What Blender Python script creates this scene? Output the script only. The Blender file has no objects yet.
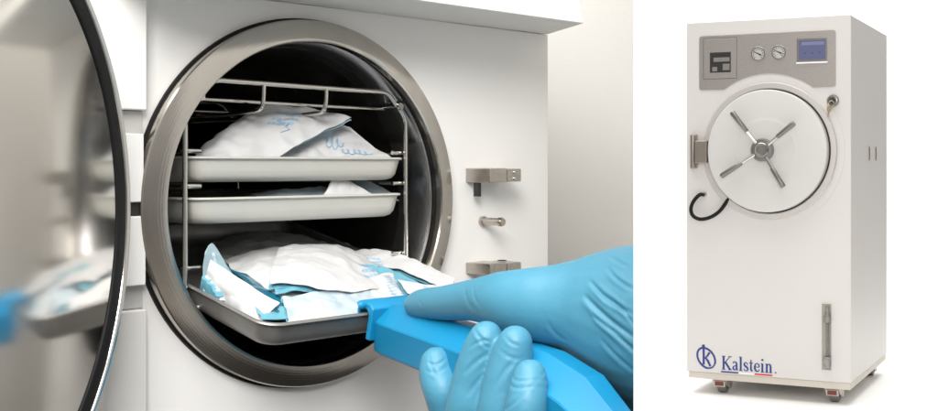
import bpy, bmesh, math, random
import numpy as np
from mathutils import Vector, Matrix, noise
random.seed(7)
R = math.radians
scene = bpy.context.scene
col = scene.collection

# ------------------------------------------------------------------ camera model
FPX, PX, PY = 1150.0, 600.0, 165.0           # focal length and principal point in photo pixels (938 wide)
CAMZ = 1.035
A = R(49.2)                                   # bearing of the bench sterilizer's front
EX = np.array([math.cos(A), math.sin(A), 0.]); EY = np.array([-math.sin(A), math.cos(A), 0.]); EZ = np.array([0, 0, 1.])
O = np.array([-0.19572, 0.79756, CAMZ - 0.02631])   # centre of the chamber mouth
M_ST = Matrix.Translation(Vector(O)) @ Matrix.Rotation(A, 4, 'Z')
CAM = np.array([0, 0, CAMZ])

def W(u, v, Y):                               # a point seen at photo pixel (u,v), Y metres in front of the camera
    return np.array([(u-PX)/FPX*Y, Y, CAMZ-(v-PY)/FPX*Y])
def L(u, v, y):                               # the same on the sterilizer's plane y (mm into the chamber); result in local metres
    r = np.array([(u-PX)/FPX, 1, -(v-PY)/FPX])
    t = ((O-CAM) @ EY + y/1000.)/(r @ EY); p = CAM + r*t - O
    return (p @ EX, p @ EY, p @ EZ)

# ------------------------------------------------------------------ mesh helpers
class MB:
    def __init__(s): s.v = []; s.f = []
    def add(s, vs, fs):
        n = len(s.v); s.v += [tuple(p) for p in vs]; s.f += [tuple(i+n for i in f) for f in fs]; return s
    def box(s, x0, x1, y0, y1, z0, z1, T=None):
        vs = [(x, y, z) for x in (x0, x1) for y in (y0, y1) for z in (z0, z1)]
        if T: vs = [T(*p) for p in vs]
        return s.add(vs, [(0,1,3,2),(4,6,7,5),(0,4,5,1),(2,3,7,6),(0,2,6,4),(1,5,7,3)])
    def loft(s, loops, cap0=True, cap1=True, closed=True):
        n = len(loops[0]); base = len(s.v)
        for lp in loops: s.v += [tuple(p) for p in lp]
        for i in range(len(loops)-1):
            for j in range(n if closed else n-1):
                k = (j+1) % n
                s.f.append((base+i*n+j, base+i*n+k, base+(i+1)*n+k, base+(i+1)*n+j))
        if cap0: s.f.append(tuple(base+j for j in range(n))[::-1])
        if cap1: s.f.append(tuple(base+(len(loops)-1)*n+j for j in range(n)))
        return s
    def tube(s, pts, r, n=10, caps=True):
        pts = [Vector(p) for p in pts]
        rs = r if isinstance(r, (list, tuple)) else [r]*len(pts)
        loops = []; up = None
        for i, p in enumerate(pts):
            d = (pts[min(i+1, len(pts)-1)] - pts[max(i-1, 0)]).normalized()
            if up is None:
                up = d.orthogonal().normalized()
            up = (up - d*up.dot(d)).normalized(); w = d.cross(up)
            loops.append([p + (up*math.cos(q)+w*math.sin(q))*rs[i] for q in (2*math.pi*k/n for k in range(n))])
        return s.loft(loops, caps, caps)
    def lathe(s, prof, c=(0,0,0), axis='y', n=64, closed=False, cap0=True, cap1=True):   # profile of (radius, along); axis y or z or x
        loops = []
        for r, h in prof:
            lp = []
            for k in range(n):
                q = 2*math.pi*k/n; a, b = r*math.cos(q), r*math.sin(q)
                lp.append({'y': (c[0]+a, c[1]+h, c[2]+b), 'z': (c[0]+a, c[1]+b, c[2]+h), 'x': (c[0]+h, c[1]+a, c[2]+b)}[axis])
            loops.append(lp)
        if closed: loops.append(loops[0])
        return s.loft(loops, cap0 and not closed and prof[0][0] > 1e-6, cap1 and not closed and prof[-1][0] > 1e-6)
    def prism(s, poly, y0, y1):               # poly in x,z
        return s.loft([[(x, y0, z) for x, z in poly], [(x, y1, z) for x, z in poly]])
    def ribbon(s, pts, w, y0, y1):            # flat stroke in x,z with widths, as a thin raised band
        P = [Vector((p[0], p[1])) for p in pts]; ws = w if isinstance(w, (list, tuple)) else [w]*len(P)
        a = []; b = []
        for i, p in enumerate(P):
            d = (P[min(i+1, len(P)-1)] - P[max(i-1, 0)]).normalized(); nn = Vector((-d.y, d.x))*ws[i]/2
            a.append(p+nn); b.append(p-nn)
        for i in range(len(P)-1):
            s.prism([a[i], a[i+1], b[i+1], b[i]], y0, y1)
        return s
    def build(s, name, m, parent=None, smooth=35, bevel=0, seg=2, T=None):
        me = bpy.data.meshes.new(name); me.from_pydata(s.v, [], s.f); me.validate()
        bm = bmesh.new(); bm.from_mesh(me); bmesh.ops.remove_doubles(bm, verts=bm.verts, dist=1e-7)
        bmesh.ops.recalc_face_normals(bm, faces=bm.faces); bm.to_mesh(me); bm.free()
        if smooth:
            for p in me.polygons: p.use_smooth = True
            me.set_sharp_from_angle(angle=R(smooth))
        o = bpy.data.objects.new(name, me); col.objects.link(o)
        if m: me.materials.append(m)
        if parent: o.parent = parent
        if T: o.matrix_world = T
        if bevel:
            b = o.modifiers.new('bevel', 'BEVEL'); b.width = bevel; b.segments = seg; b.limit_method = 'ANGLE'; b.angle_limit = R(40); b.harden_normals = True
        return o

def tag(o, label=None, cat=None, group=None, kind=None):
    if label: o['label'] = label
    if cat: o['category'] = cat
    if group: o['group'] = group
    if kind: o['kind'] = kind
    return o
def empty(name, M):
    o = bpy.data.objects.new(name, None); col.objects.link(o); o.matrix_world = M; o.empty_display_size = .05; return o
def rrect(x0, x1, z0, z1, r, n=6):
    out = []
    for cx, cz, a0 in ((x1-r, z1-r, 0), (x0+r, z1-r, 90), (x0+r, z0+r, 180), (x1-r, z0+r, 270)):
        for k in range(n+1):
            q = R(a0+90*k/n); out.append((cx+r*math.cos(q), cz+r*math.sin(q)))
    return out

# ------------------------------------------------------------------ materials
def mat(name, c, rough=.5, metal=0, bump=0, bscale=200, var=0, vscale=8, rvar=0, spec=.5, aniso=None, **kw):
    m = bpy.data.materials.new(name); m.use_nodes = True; nt = m.node_tree; N = nt.nodes; K = nt.links
    b = N['Principled BSDF']; b.inputs['Base Color'].default_value = (*c, 1); b.inputs['Roughness'].default_value = rough
    b.inputs['Metallic'].default_value = metal; b.inputs['Specular IOR Level'].default_value = spec
    for k, v in kw.items(): b.inputs[k.replace('_', ' ')].default_value = v
    tc = N.new('ShaderNodeTexCoord')
    def nz(scale, detail=4, stretch=None):
        t = N.new('ShaderNodeTexNoise'); t.inputs['Scale'].default_value = scale; t.inputs['Detail'].default_value = detail
        if stretch:
            mp = N.new('ShaderNodeMapping'); mp.inputs['Scale'].default_value = stretch; K.new(tc.outputs['Object'], mp.inputs['Vector']); K.new(mp.outputs['Vector'], t.inputs['Vector'])
        else: K.new(tc.outputs['Object'], t.inputs['Vector'])
        return t
    if var:
        t = nz(vscale, 5, aniso); mx = N.new('ShaderNodeMix'); mx.data_type = 'RGBA'
        mx.inputs['A'].default_value = (*[x*(1-var) for x in c], 1); mx.inputs['B'].default_value = (*[min(1, x*(1+var)) for x in c], 1)
        K.new(t.outputs['Fac'], mx.inputs['Factor']); K.new(mx.outputs['Result'], b.inputs['Base Color'])
    if rvar:
        t = nz(vscale*1.7, 4, aniso); mr = N.new('ShaderNodeMapRange'); mr.inputs['From Min'].default_value = .3; mr.inputs['From Max'].default_value = .7
        mr.inputs['To Min'].default_value = max(0.02, rough-rvar); mr.inputs['To Max'].default_value = rough+rvar
        K.new(t.outputs['Fac'], mr.inputs['Value']); K.new(mr.outputs['Result'], b.inputs['Roughness'])
    if bump:
        t = nz(bscale, 3, aniso); bp = N.new('ShaderNodeBump'); bp.inputs['Strength'].default_value = bump; bp.inputs['Distance'].default_value = .001
        K.new(t.outputs['Fac'], bp.inputs['Height']); K.new(bp.outputs['Normal'], b.inputs['Normal'])
    return m

def ring_brushed(name, c, rough):             # lathe-turned steel: fine concentric lines round local y
    m = mat(name, c, rough, 1); nt = m.node_tree; N = nt.nodes; K = nt.links; b = N['Principled BSDF']
    tc = N.new('ShaderNodeTexCoord'); sp = N.new('ShaderNodeSeparateXYZ'); K.new(tc.outputs['Object'], sp.inputs[0])
    cb = N.new('ShaderNodeCombineXYZ'); K.new(sp.outputs['X'], cb.inputs['X']); K.new(sp.outputs['Z'], cb.inputs['Y'])
    ln = N.new('ShaderNodeVectorMath'); ln.operation = 'LENGTH'; K.new(cb.outputs[0], ln.inputs[0])
    c2 = N.new('ShaderNodeCombineXYZ'); K.new(ln.outputs['Value'], c2.inputs['X'])
    t = N.new('ShaderNodeTexNoise'); t.inputs['Scale'].default_value = 900; t.inputs['Detail'].default_value = 3; K.new(c2.outputs[0], t.inputs['Vector'])
    t2 = N.new('ShaderNodeTexNoise'); t2.inputs['Scale'].default_value = 40; t2.inputs['Detail'].default_value = 6; K.new(tc.outputs['Object'], t2.inputs['Vector'])
    mr = N.new('ShaderNodeMapRange'); mr.inputs['To Min'].default_value = rough*.65; mr.inputs['To Max'].default_value = rough*1.35
    K.new(t.outputs['Fac'], mr.inputs['Value']); K.new(mr.outputs[0], b.inputs['Roughness'])
    bp = N.new('ShaderNodeBump'); bp.inputs['Strength'].default_value = .07; bp.inputs['Distance'].default_value = .0006; K.new(t.outputs['Fac'], bp.inputs['Height']); K.new(bp.outputs[0], b.inputs['Normal'])
    mx = N.new('ShaderNodeMix'); mx.data_type = 'RGBA'; mx.inputs['A'].default_value = (*[x*.75 for x in c], 1); mx.inputs['B'].default_value = (*c, 1)
    K.new(t2.outputs['Fac'], mx.inputs['Factor']); K.new(mx.outputs['Result'], b.inputs['Base Color'])
    return m

def emit(name, c, s):
    m = mat(name, (.02, .02, .02), .15); b = m.node_tree.nodes['Principled BSDF']
    b.inputs['Emission Color'].default_value = (*c, 1); b.inputs['Emission Strength'].default_value = s; return m

M = dict(
    enamel = mat('white_enamel', (.80, .79, .775), .38, bump=.05, bscale=900, var=.015, vscale=5),
    plastic = mat('white_plastic', (.82, .81, .79), .42, bump=.04, bscale=1200, var=.015),
    trim = mat('trim_plastic', (.66, .65, .63), .45, var=.02),
    wall = mat('wall_paint', (.68, .668, .642), .8, bump=.15, bscale=250, var=.03, vscale=3),
    screenboard = mat('divider_board', (.90, .90, .89), .6, var=.005),
    counter = mat('counter_laminate', (.022, .019, .017), .6, var=.2, vscale=30),
    ring = ring_brushed('turned_steel', (.60, .565, .52), .18),
    chamber = mat('shaded_chamber_steel', (.17, .16, .15), .36, 1, var=.35, vscale=25, rvar=.1),  # steel darkened so the colour carries the shade inside the chamber
    litwall = ring_brushed('lit_chamber_steel', (.42, .42, .43), .26),  # paler steel: light on the chamber wall near the mouth, put into the colour
    doorsteel = mat('polished_steel', (.80, .77, .73), .10, 1, var=.02, vscale=6, rvar=.01),
    rim = mat('rim_steel', (.70, .67, .63), .12, 1),
    rubber = mat('black_rubber', (.008, .008, .008), .55, spec=.2),
    wire = mat('wire_steel', (.66, .63, .58), .18, 1, var=.08, vscale=60),
    latch = mat('latch_steel', (.50, .46, .41), .30, 1, var=.12, vscale=80, rvar=.06),
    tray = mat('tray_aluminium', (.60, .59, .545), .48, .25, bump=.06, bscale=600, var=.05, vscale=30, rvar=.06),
    trayshaded = mat('shaded_aluminium', (.27, .265, .255), .40, .6, bump=.08, bscale=500, var=.14, vscale=40, rvar=.08),  # darker copy of the tray metal; the downward tilt's shade is in the colour
    black = mat('black_plastic', (.015, .015, .016), .4),
    lifter = mat('blue_handle', (.004, .215, .42), .42, bump=.05, bscale=900, var=.04, vscale=25),
    cab = mat('cabinet_paint', (.64, .624, .61), .42, bump=.06, bscale=700, var=.012, vscale=4),
    cabdoor = mat('door_paint', (.60, .598, .588), .26, bump=.04, bscale=500),
    base = mat('base_paint', (.60, .56, .50), .5, var=.04),
    brushed = mat('brushed_plate', (.47, .44, .425), .36, .75, bump=.2, bscale=90, var=.28, vscale=110, rvar=.08, aniso=(1, 1, 9)),
    flange = mat('satin_flange', (.60, .58, .565), .34, .35, var=.03, vscale=20),
    hub = mat('hub_metal', (.30, .295, .285), .32, .9, var=.1, vscale=50),
    grip = mat('grip_metal', (.21, .215, .19), .36, .8, var=.1, vscale=50),
    hinge = mat('hinge_metal', (.36, .32, .28), .36, .85, var=.12, vscale=40),
    dark = mat('dark_gap', (.02, .019, .018), .6),
    dial = mat('dial_face', (.46, .455, .44), .4),
    navy = mat('navy_print', (.012, .035, .22), .5),
    red = mat('red_print', (.62, .02, .03), .5), white = mat('white_print', (.85, .85, .85), .5),
    grey = mat('grey_part', (.34, .33, .32), .5, var=.1, vscale=60),
    glass = mat('sight_glass', (.42, .42, .41), .05, spec=.6, Transmission_Weight=.7, IOR=1.4),
    seam = mat('seam_shadowline', (.13, .12, .115), .5),
    mech = mat('printer_plastic', (.20, .19, .18), .45, var=.15, vscale=60),
    recessgrey = mat('recess_grey', (.50, .49, .475), .5, var=.05),
    recess = mat('recess_paint', (.36, .335, .29), .5),
    chrome = mat('chrome', (.62, .60, .57), .15, 1),
    casterhood = mat('caster_hood', (.52, .49, .45), .35, .6), tyre = mat('caster_tyre', (.16, .155, .15), .5),
    stopper = mat('red_stopper', (.16, .035, .022), .5),
    screen = emit('lcd', (.15, .165, .33), .70), screenbar = emit('lcd_bar', (.24, .26, .44), .8), screendot = emit('lcd_dot', (.05, .05, .18), .6),
    display = emit('display_panel', (.70, .71, .76), .35),
    studio = mat('studio_white', (.93, .93, .93), .9, spec=.1),
    ink = mat('blue_ink', (.24, .45, .67), .7),
)
def paper_mat(name, c, trans=0):
    m = mat(name, c, .62, bump=.35, bscale=140, var=.035, vscale=45, spec=.35)
    b = m.node_tree.nodes['Principled BSDF']; b.inputs['Subsurface Weight'].default_value = .12; b.inputs['Subsurface Radius'].default_value = (.004, .004, .004)
    return m
M['paper'] = paper_mat('pouch_paper', (.56, .565, .57))
M['paperblue'] = paper_mat('pouch_paper_tint', (.42, .50, .55))
def film_mat(name, c, alpha, rough=.2):
    m = mat(name, c, rough, bump=.3, bscale=90, var=.25, vscale=40); m.node_tree.nodes['Principled BSDF'].inputs['Alpha'].default_value = alpha; return m
M['film'] = film_mat('teal_film', (.15, .40, .50), .90)
M['filmdark'] = film_mat('deep_teal_film', (.012, .13, .20), .97)
M['filmclear'] = film_mat('clear_film', (.36, .50, .56), .62, .12)
M['filmpale'] = film_mat('pale_film', (.42, .62, .70), .92)

# ------------------------------------------------------------------ bench sterilizer (left)
st = empty('tabletop_sterilizer', M_ST)
tag(st, 'open tabletop steam sterilizer with white front and round steel chamber mouth', 'sterilizer')
ZB, ZT, XL, XR = -.245, .1385, -.1215, .2449
# front panel: plate with a round hole, built as ring of quads out to a rectangle
def plate_hole(x0, x1, z0, z1, r, y0, y1, n=96):
    m = MB(); inn = []; out = []
    for k in range(n):
        q = 2*math.pi*k/n; c, s_ = math.cos(q), math.sin(q)
        inn.append((r*c, r*s_))
        t = min([(x1/c if c > 1e-9 else (x0/c if c < -1e-9 else 9)), (z1/s_ if s_ > 1e-9 else (z0/s_ if s_ < -1e-9 else 9))])
        out.append((t*c, t*s_))
    for cx, cz in ((x0, z0), (x0, z1), (x1, z0), (x1, z1)):
        i = min(range(n), key=lambda j: (out[j][0]-cx)**2+(out[j][1]-cz)**2); out[i] = (cx, cz)
    fl = [(x, y0, z) for x, z in inn]; fo = [(x, y0, z) for x, z in out]; bo = [(x, y1, z) for x, z in out]; bi = [(x, y1, z) for x, z in inn]
    return m.loft([fl, fo, bo, bi, fl], False, False)
plate_hole(-.1215, XR, ZB, .1385, .1195, .012, .016).build('front_panel', M['enamel'], st, bevel=.0006)
b = MB()
b.box(-.1205, XR-.001, .0165, .50, ZB+.001, ZB+.012); b.box(-.1205, -.1185, .0165, .50, ZB+.013, .32); b.box(XR-.003, XR-.001, .0165, .50, ZB+.013, .32)
b.box(-.118, XR-.004, .497, .50, ZB+.013, .32); b.box(-.1205, XR-.001, .0165, .50, .3205, .3225)
b.build('casing', M['enamel'], st)
# left trim column beside the hinge, upper and lower lengths
MB().box(-.150, -.1222, .004, .030, .060, .240).build('trim_strip', M['plastic'], st, bevel=.001)
MB().box(-.150, -.1222, .004, .030, ZB, -.0625).build('trim_strip', M['trim'], st, bevel=.001)
MB().box(-.150, -.1222, .010, .030, -.0620, .0595).build('hinge_recess', M['recessgrey'], st)
MB().box(-.146, -.1235, .0055, .0097, -.0046, .0031).build('hinge_slot', M['dark'], st)
MB().box(-.146, -.1247, .003, .0135, .0035, .0455).build('hinge_block', M['plastic'], st, bevel=.0008)
MB().box(-.146, -.1235, .003, .0135, -.0475, -.0050).build('hinge_block', M['plastic'], st, bevel=.0008)
# control housing above, overhanging the front
b = MB()
prof = [(.014, .1389), (-.0615, .1389), (-.0600, .146), (-.046, .235), (.014, .26)]
xe = [.2462, .2085, .2080, .2020, .2420]
b.loft([[(-.150, y, z) for y, z in prof], [(x, y, z) for x, (y, z) in zip(xe, prof)]])
hs = b.build('control_housing', M['plastic'], st, bevel=.0012)
def onface(x, z):                               # the housing's sloping front
    t = (z-.146)/(.235-.146); return (x, -.0600+.014*t, z)
d = MB(); e = .0015
d.add([(x, onface(x, z)[1]-q, z) for q in (0, e) for x, z in ((-.10, .152), (.128, .152), (.128, .225), (-.10, .225))],
      [(0,1,2,3),(7,6,5,4),(0,4,5,1),(1,5,6,2),(2,6,7,3),(3,7,4,0)])
d.build('display', M['display'], hs)
d = MB(); d.add([(x, onface(x, z)[1]-q, z) for q in (-.001, .0007) for x, z in ((.1375, .1465), (.1385, .1465), (.1385, .232), (.1375, .232))],
      [(0,1,2,3),(7,6,5,4),(0,4,5,1),(1,5,6,2),(2,6,7,3),(3,7,4,0)])
d.build('seam', M['trim'], hs)
# chamber mouth
b = MB(); b.lathe([(.1135, .010), (.1114, .0035), (.1116, -.0012), (.1124, -.0024), (.1145, -.0022), (.1262, .0018), (.1270, .0028), (.1272, .0085), (.1262, .0115), (.1195, .0118)], n=160, closed=True)
b.build('chamber_flange', M['ring'], st, smooth=16)
b = MB(); b.lathe([(.1266, .0092), (.1284, .0095), (.1286, .0117), (.1266, .0119)], n=128, closed=True); b.build('flange_gasket', M['rubber'], st)
MB().lathe([(.1165, .0120), (.1132, .0112), (.1112, .0150), (.1100, .022), (.1092, .040), (.1092, .046)], n=160, cap0=False, cap1=False).build('lit_mouth_wall', M['litwall'], st, smooth=60)  # front stretch of the chamber wall, split off to carry painted light
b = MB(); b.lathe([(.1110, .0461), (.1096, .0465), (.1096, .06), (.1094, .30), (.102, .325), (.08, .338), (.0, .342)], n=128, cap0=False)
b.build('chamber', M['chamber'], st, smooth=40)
# latch blocks, pins
def latch(z0, z1, name='latch_block'):
    b = MB()
    xa, xb, xc = .1490, .1700, .1860
    b.loft([[(xa, .0118, z) for z in (z0, z1)]+[(xa+.004, -.012, z1), (xa+.004, -.012, z0)],
            [(xb, .0118, z) for z in (z0, z1)]+[(xb, -.014, z1), (xb, -.014, z0)]])
    b.box(xb+.0004, xc, -.014, .0118, z0+.0005, z1-.0005)
    return b.build(name, M['latch'], st, bevel=.0007)
l1 = latch(.0125, .0238)
MB().box(.1525, .1560, .001, .0065, .0012, .0122).build('peg', M['black'], l1, bevel=.0004)
s_ = MB()
for z in (.0155, .0205): s_.lathe([(.0012, -.0002), (.0012, -.0006), (.0009, -.0010)], c=(.178, -.0138, z), axis='y', n=12)
s_.build('screw', M['chrome'], l1)
l2 = latch(-.0605, -.0515)
s_ = MB(); s_.lathe([(.0034, 0.0002), (.0040, .0007), (.0030, .0009)], c=(.177, -.001, -.0515), axis='z', n=20); s_.build('screw', M['dark'], l2)
p = MB(); p.lathe([(.0042, .0119), (.0042, .0095), (.0034, .0092), (.0031, .0090), (.0031, -.0075), (.0036, -.0078), (.0036, -.0105), (.0028, -.0125)], c=(.1672, 0, -.0192), axis='y', n=24)
p.build('locking_pin', M['latch'], st)
# the door, swung open toward the camera
PSI = R(-93.3); wdir = np.array([math.cos(PSI), math.sin(PSI), 0]); Q = W(131.5, 0, .662); Q[2] = O[2]
RD = .1640; nn = np.array([-wdir[1], wdir[0], 0])        # inner face looks along nn
if nn[0] < 0: nn = -nn
C = Q + RD*wdir - nn*.0022
MD = Matrix(((wdir[0], nn[0], 0, C[0]), (wdir[1], nn[1], 0, C[1]), (0, 0, 1, C[2]), (0, 0, 0, 1)))   # local y = out of the polished face
MDL = M_ST.inverted() @ MD
dr = MB().lathe([(.1498*k/40, .0036*(1-(k/40)**2)) for k in range(41)]+[(0.1498, -.0035), (0, -.0035)], n=200).build('door', M['doorsteel'], st)
dr.matrix_local = MDL
g = MB().lathe([(0.1502, .0002), (0.1506, .0008), (0.1514, .0011), (0.1570, .0013), (0.1593, .0010), (0.1595, -.003), (0.1510, -.003)], n=160, closed=True).build('door_gasket', M['rubber'], dr, smooth=60)
g = MB().lathe([(0.1599, -.004), (0.1599, .0012), (0.1605, .0020), (0.1629, .0022), (0.1640, .0008), (0.1640, -.010), (0.1620, -.010), (0.1620, -.004)], n=160, closed=True).build('door_rim', M['rim'], dr, smooth=50)
g = MB().lathe([(0.1618, -.0045), (0.1618, -.020), (0.1565, -.030), (0.1200, -.040), (0.0800, -.048), (0, -.050), (0, -.0045)], n=128).build('door_shell', M['plastic'], dr)
# ------------------------------------------------------------------ wire rack
rk = empty('wire_rack', M_ST @ Matrix.Translation((0, .1, -.069)))
tag(rk, 'steel wire rack standing inside the round chamber and holding three trays', 'rack')
def rod(m, pts, r=.0016, n=10): m.tube([(x, y-.1, z+.069) for x, y, z in pts], r, n)
def bend(pts, r=.006, n=5):                      # round the corners of a polyline
    P = [Vector(p) for p in pts]; out = [P[0]]
    for i in range(1, len(P)-1):
        a_ = (P[i-1]-P[i]); c_ = (P[i+1]-P[i]); k = min(r, a_.length*.45, c_.length*.45)
        s0 = P[i]+a_.normalized()*k; s1 = P[i]+c_.normalized()*k
        for j in range(n+1):
            t = j/n; out.append(s0*(1-t)**2+P[i]*2*t*(1-t)+s1*t*t)
    return out+[P[-1]]
def frame(y, name, bar=False):
    m = MB(); pts = [(-.0915, y, -.069), (-.0915, y, .067), (-.0715, y, .0822), (.0725, y, .0806), (.0895, y, .0620), (.0895, y, -.069)]
    rod(m, bend(pts), .0017)
    if bar: rod(m, [(-.0915, y, -.067), (.0895, y, -.067)], .0016)
    return m.build(name, M['wire'], rk, smooth=60)
frame(.014, 'front_frame'); frame(.245, 'rear_frame', True)
for sx in (-1, 1):
    m = MB(); rod(m, [(sx*.082, .0115, .0705), (sx*.082, .245, .0705)]); m.lathe([(.0026, -.0012), (.003, 0), (.0026, .0012), (.001, .002)], c=(sx*.082, .0115-.1, .0705+.069), axis='y', n=14)
    m.build('top_rail', M['wire'], rk, smooth=60)
    for z in (.0355, .0125, -.0405):
        m = MB(); rod(m, bend([(sx*.0790, .0170, z), (sx*.0900, .0170, z), (sx*.0900, .06, z), (sx*.0900, .245, z)], .004)); m.build('tray_rail', M['wire'], rk, smooth=60)
    m = MB(); rod(m, bend([(sx*.0840, .010, -.0655), (sx*.0900, .012, -.0660), (sx*.0905, .05, -.067), (sx*.0905, .245, -.067)], .004), .0022); m.build('foot_rail', M['wire'], rk, smooth=60)
m = MB(); rod(m, [(-.0830, .032, .0705), (.0830, .032, .0690)], .0012); m.build('cross_bar', M['wire'], rk, smooth=60)
m = MB(); rod(m, [(-.0895, .110, .066), (.0895, .110, .066)], .0012); m.build('cross_bar', M['wire'], rk, smooth=60)
for x in (-.0338, .0172):
    m = MB(); rod(m, bend([(x, .014, .0815), (x, .015, .0640), (x+.004, .07, .0620), (x+.004, .245, .062)], .008)); m.build('hanger', M['wire'], rk, smooth=60)
for x in (-.028, .022):
    m = MB(); rod(m, bend([(x, .245, .060), (x, .247, .04), (x, .247, -.066)], .008), .0012); m.build('back_wire', M['wire'], rk, smooth=60)

# ------------------------------------------------------------------ trays
def make_tray(name, lx, ly, lz, w, h, ln, label, m, pitch=0, yaw=0):
    T = M_ST @ Matrix.Translation((lx, ly, lz)) @ Matrix.Rotation(yaw, 4, 'Z') @ Matrix.Rotation(pitch, 4, 'X')
    def loop(o, z, r): return [(x, y, z) for x, y in rrect(-w+o, w-o, o, ln-o, max(r-o*.5, .003), 7)]
    b = MB()
    b.loft([loop(.0010, h-.0016, .014), loop(.0016, h-.004, .014), loop(.0026, .0085, .014), loop(.0036, .0045, .014), loop(.0058, .0016, .014), loop(.0090, .0003, .014), loop(.013, 0, .014)], False, True)
    b.loft([loop(.0010, h-.0016, .014), loop(.0022, h-.004, .014), loop(.0034, .0085, .014), loop(.0046, .0045, .014), loop(.0075, .0020, .014), loop(.013, .0011, .014)], False, True)
    t = b.build(name, m, None, smooth=50, T=T); tag(t, label, 'tray', 'aluminium instrument trays in the wire rack')
    b = MB(); b.loft([loop(.0012, h-.0018, .014), loop(-.0002, h-.0018, .014), loop(-.0009, h-.0010, .014), loop(-.0004, h, .014), loop(.0012, h+.0002, .014), loop(.0019, h-.0006, .014), loop(.0012, h-.0018, .014)], False, False)
    b.build('rim', m, t, smooth=60)
    return t
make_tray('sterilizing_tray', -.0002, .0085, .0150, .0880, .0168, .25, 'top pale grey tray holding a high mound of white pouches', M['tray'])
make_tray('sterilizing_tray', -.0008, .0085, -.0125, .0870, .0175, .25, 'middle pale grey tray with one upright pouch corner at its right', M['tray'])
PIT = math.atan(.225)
t3 = make_tray('sterilizing_tray', .0015, -.0600-.0035, -.0868, .0880, .0175, .235, 'bottom tray, shade painted in as dark grey, pulled out and tilted by the blue lifter', M['trayshaded'], PIT, R(1.5))

# ------------------------------------------------------------------ pouches
def cr(p, t):                                   # Catmull-Rom through a list of vectors, t in 0..1
    n = len(p)-1; x = min(t*n, n-1e-6); i = int(x); f = x-i
    p1, p2 = p[i], p[i+1]; p0 = p[i-1] if i > 0 else p1*2-p2; p3 = p[i+2] if i+2 <= n else p2*2-p1
    return .5*((2*p1)+(-p0+p2)*f+(2*p0-5*p1+4*p2-p3)*f*f+(-p0+3*p1-3*p2+p3)*f*f*f)
class Sheet:
    def __init__(s, rows, wr=.0008, seed=0, fr=55):
        s.g = [[np.array(L(*q)) for q in r] for r in rows]; s.wr = wr; s.seed = seed; s.fr = fr
    def raw(s, a, b): return cr([cr(r, a) for r in s.g], b)
    def at(s, a, b, off=0):
        p = s.raw(a, b); e = .02
        du = s.raw(min(a+e, 1), b)-s.raw(max(a-e, 0), b); dv = s.raw(a, min(b+e, 1))-s.raw(a, max(b-e, 0))
        n = np.cross(dv, du); n = n/(np.linalg.norm(n)+1e-12)
        if n[2] < 0 and abs(n[2]) > .05: n = -n
        elif n[1] > 0 and abs(n[2]) <= .05: n = -n
        q = Vector(p)*s.fr+Vector((s.seed*3.1, s.seed*1.7, 0))
        w = noise.noise(q)*.7 + .8*(1-abs(noise.noise(q*.9+Vector((7, 2, 0))))*3.0) - .7*(1-abs(noise.noise(q*1.6+Vector((1, 9, 0))))*3.2) + .2*noise.noise(q*3.6)
        return p+n*(w*s.wr+off)
def sheet_mesh(s, na=44, nb=34, off=0, th=.0004, inset=0):
    m = MB(); gr = []
    for k in (0, 1):
        for j in range(nb+1):
            for i in range(na+1):
                a = inset+(1-2*inset)*i/na; b_ = inset+(1-2*inset)*j/nb
                m.v.append(tuple(s.at(a, b_, off-k*th)))
    n1 = (na+1)*(nb+1); ix = lambda i, j, k: k*n1+j*(na+1)+i
    for j in range(nb):
        for i in range(na):
            m.f.append((ix(i,j,0), ix(i+1,j,0), ix(i+1,j+1,0), ix(i,j+1,0))); m.f.append((ix(i,j,1), ix(i,j+1,1), ix(i+1,j+1,1), ix(i+1,j,1)))
    for i in range(na):
        m.f.append((ix(i,0,0), ix(i,0,1), ix(i+1,0,1), ix(i+1,0,0))); m.f.append((ix(i,nb,0), ix(i+1,nb,0), ix(i+1,nb,1), ix(i,nb,1)))
    for j in range(nb):
        m.f.append((ix(0,j,0), ix(0,j+1,0), ix(0,j+1,1), ix(0,j,1))); m.f.append((ix(na,j,0), ix(na,j,1), ix(na,j+1,1), ix(na,j+1,0)))
    return m
def pouch(label, rows, m='paper', film=None, wr=.0008, marks=(), foff=-.0022, group=None, fr=55):
    pouch.n += 1; s = Sheet(rows, wr, pouch.n, fr)
    mb = sheet_mesh(s); c = np.mean(np.array(mb.v), axis=0); mb.v = [tuple(np.array(p)-c) for p in mb.v]
    o = mb.build('sterilization_pouch', M[m], None, smooth=60, T=M_ST @ Matrix.Translation(Vector(c))); tag(o, label, 'pouch', 'sterilization pouches heaped in the trays')
    if film:
        f = sheet_mesh(s, 28, 22, foff, .0003, -.012); f.v = [tuple(np.array(p)-c) for p in f.v]; f.build('film', M[film], o, smooth=60)
    if marks:
        k = MB(); rnd = random.Random(pouch.n)
        for (a0, b0, a1, b1, rows_, sty) in marks:
            for r_ in range(rows_):
                bb = b0+(b1-b0)*(r_+.5)/rows_; a = a0
                while a < a1:
                    da = (a1-a0)*rnd.uniform(.05, .16); ht = (b1-b0)/rows_*rnd.uniform(.3, .55)
                    if sty == 's':                           # pen scribble
                        pass
                    q = [s.at(min(1, x), min(1, y), .00025)-c for x, y in ((a, bb-ht/2), (min(a+da*.8, a1), bb-ht/2), (min(a+da*.8, a1), bb+ht/2), (a, bb+ht/2))]
                    k.add(q, [(0, 1, 2, 3)]); a += da*1.15
        if k.v: k.build('printed_marks', M['ink'], o, smooth=0)
    for q in [z for z in marks if False]: pass
    return o, s, c
pouch.n = 0
def scribble(o, s, c, pts, w=.0007):
    k = MB(); P = [s.at(a, b, .0005)-c for a, b in pts]; k.tube(P, w/2, 6); k.build('pen_marks', M['ink'], o, smooth=60)
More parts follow.
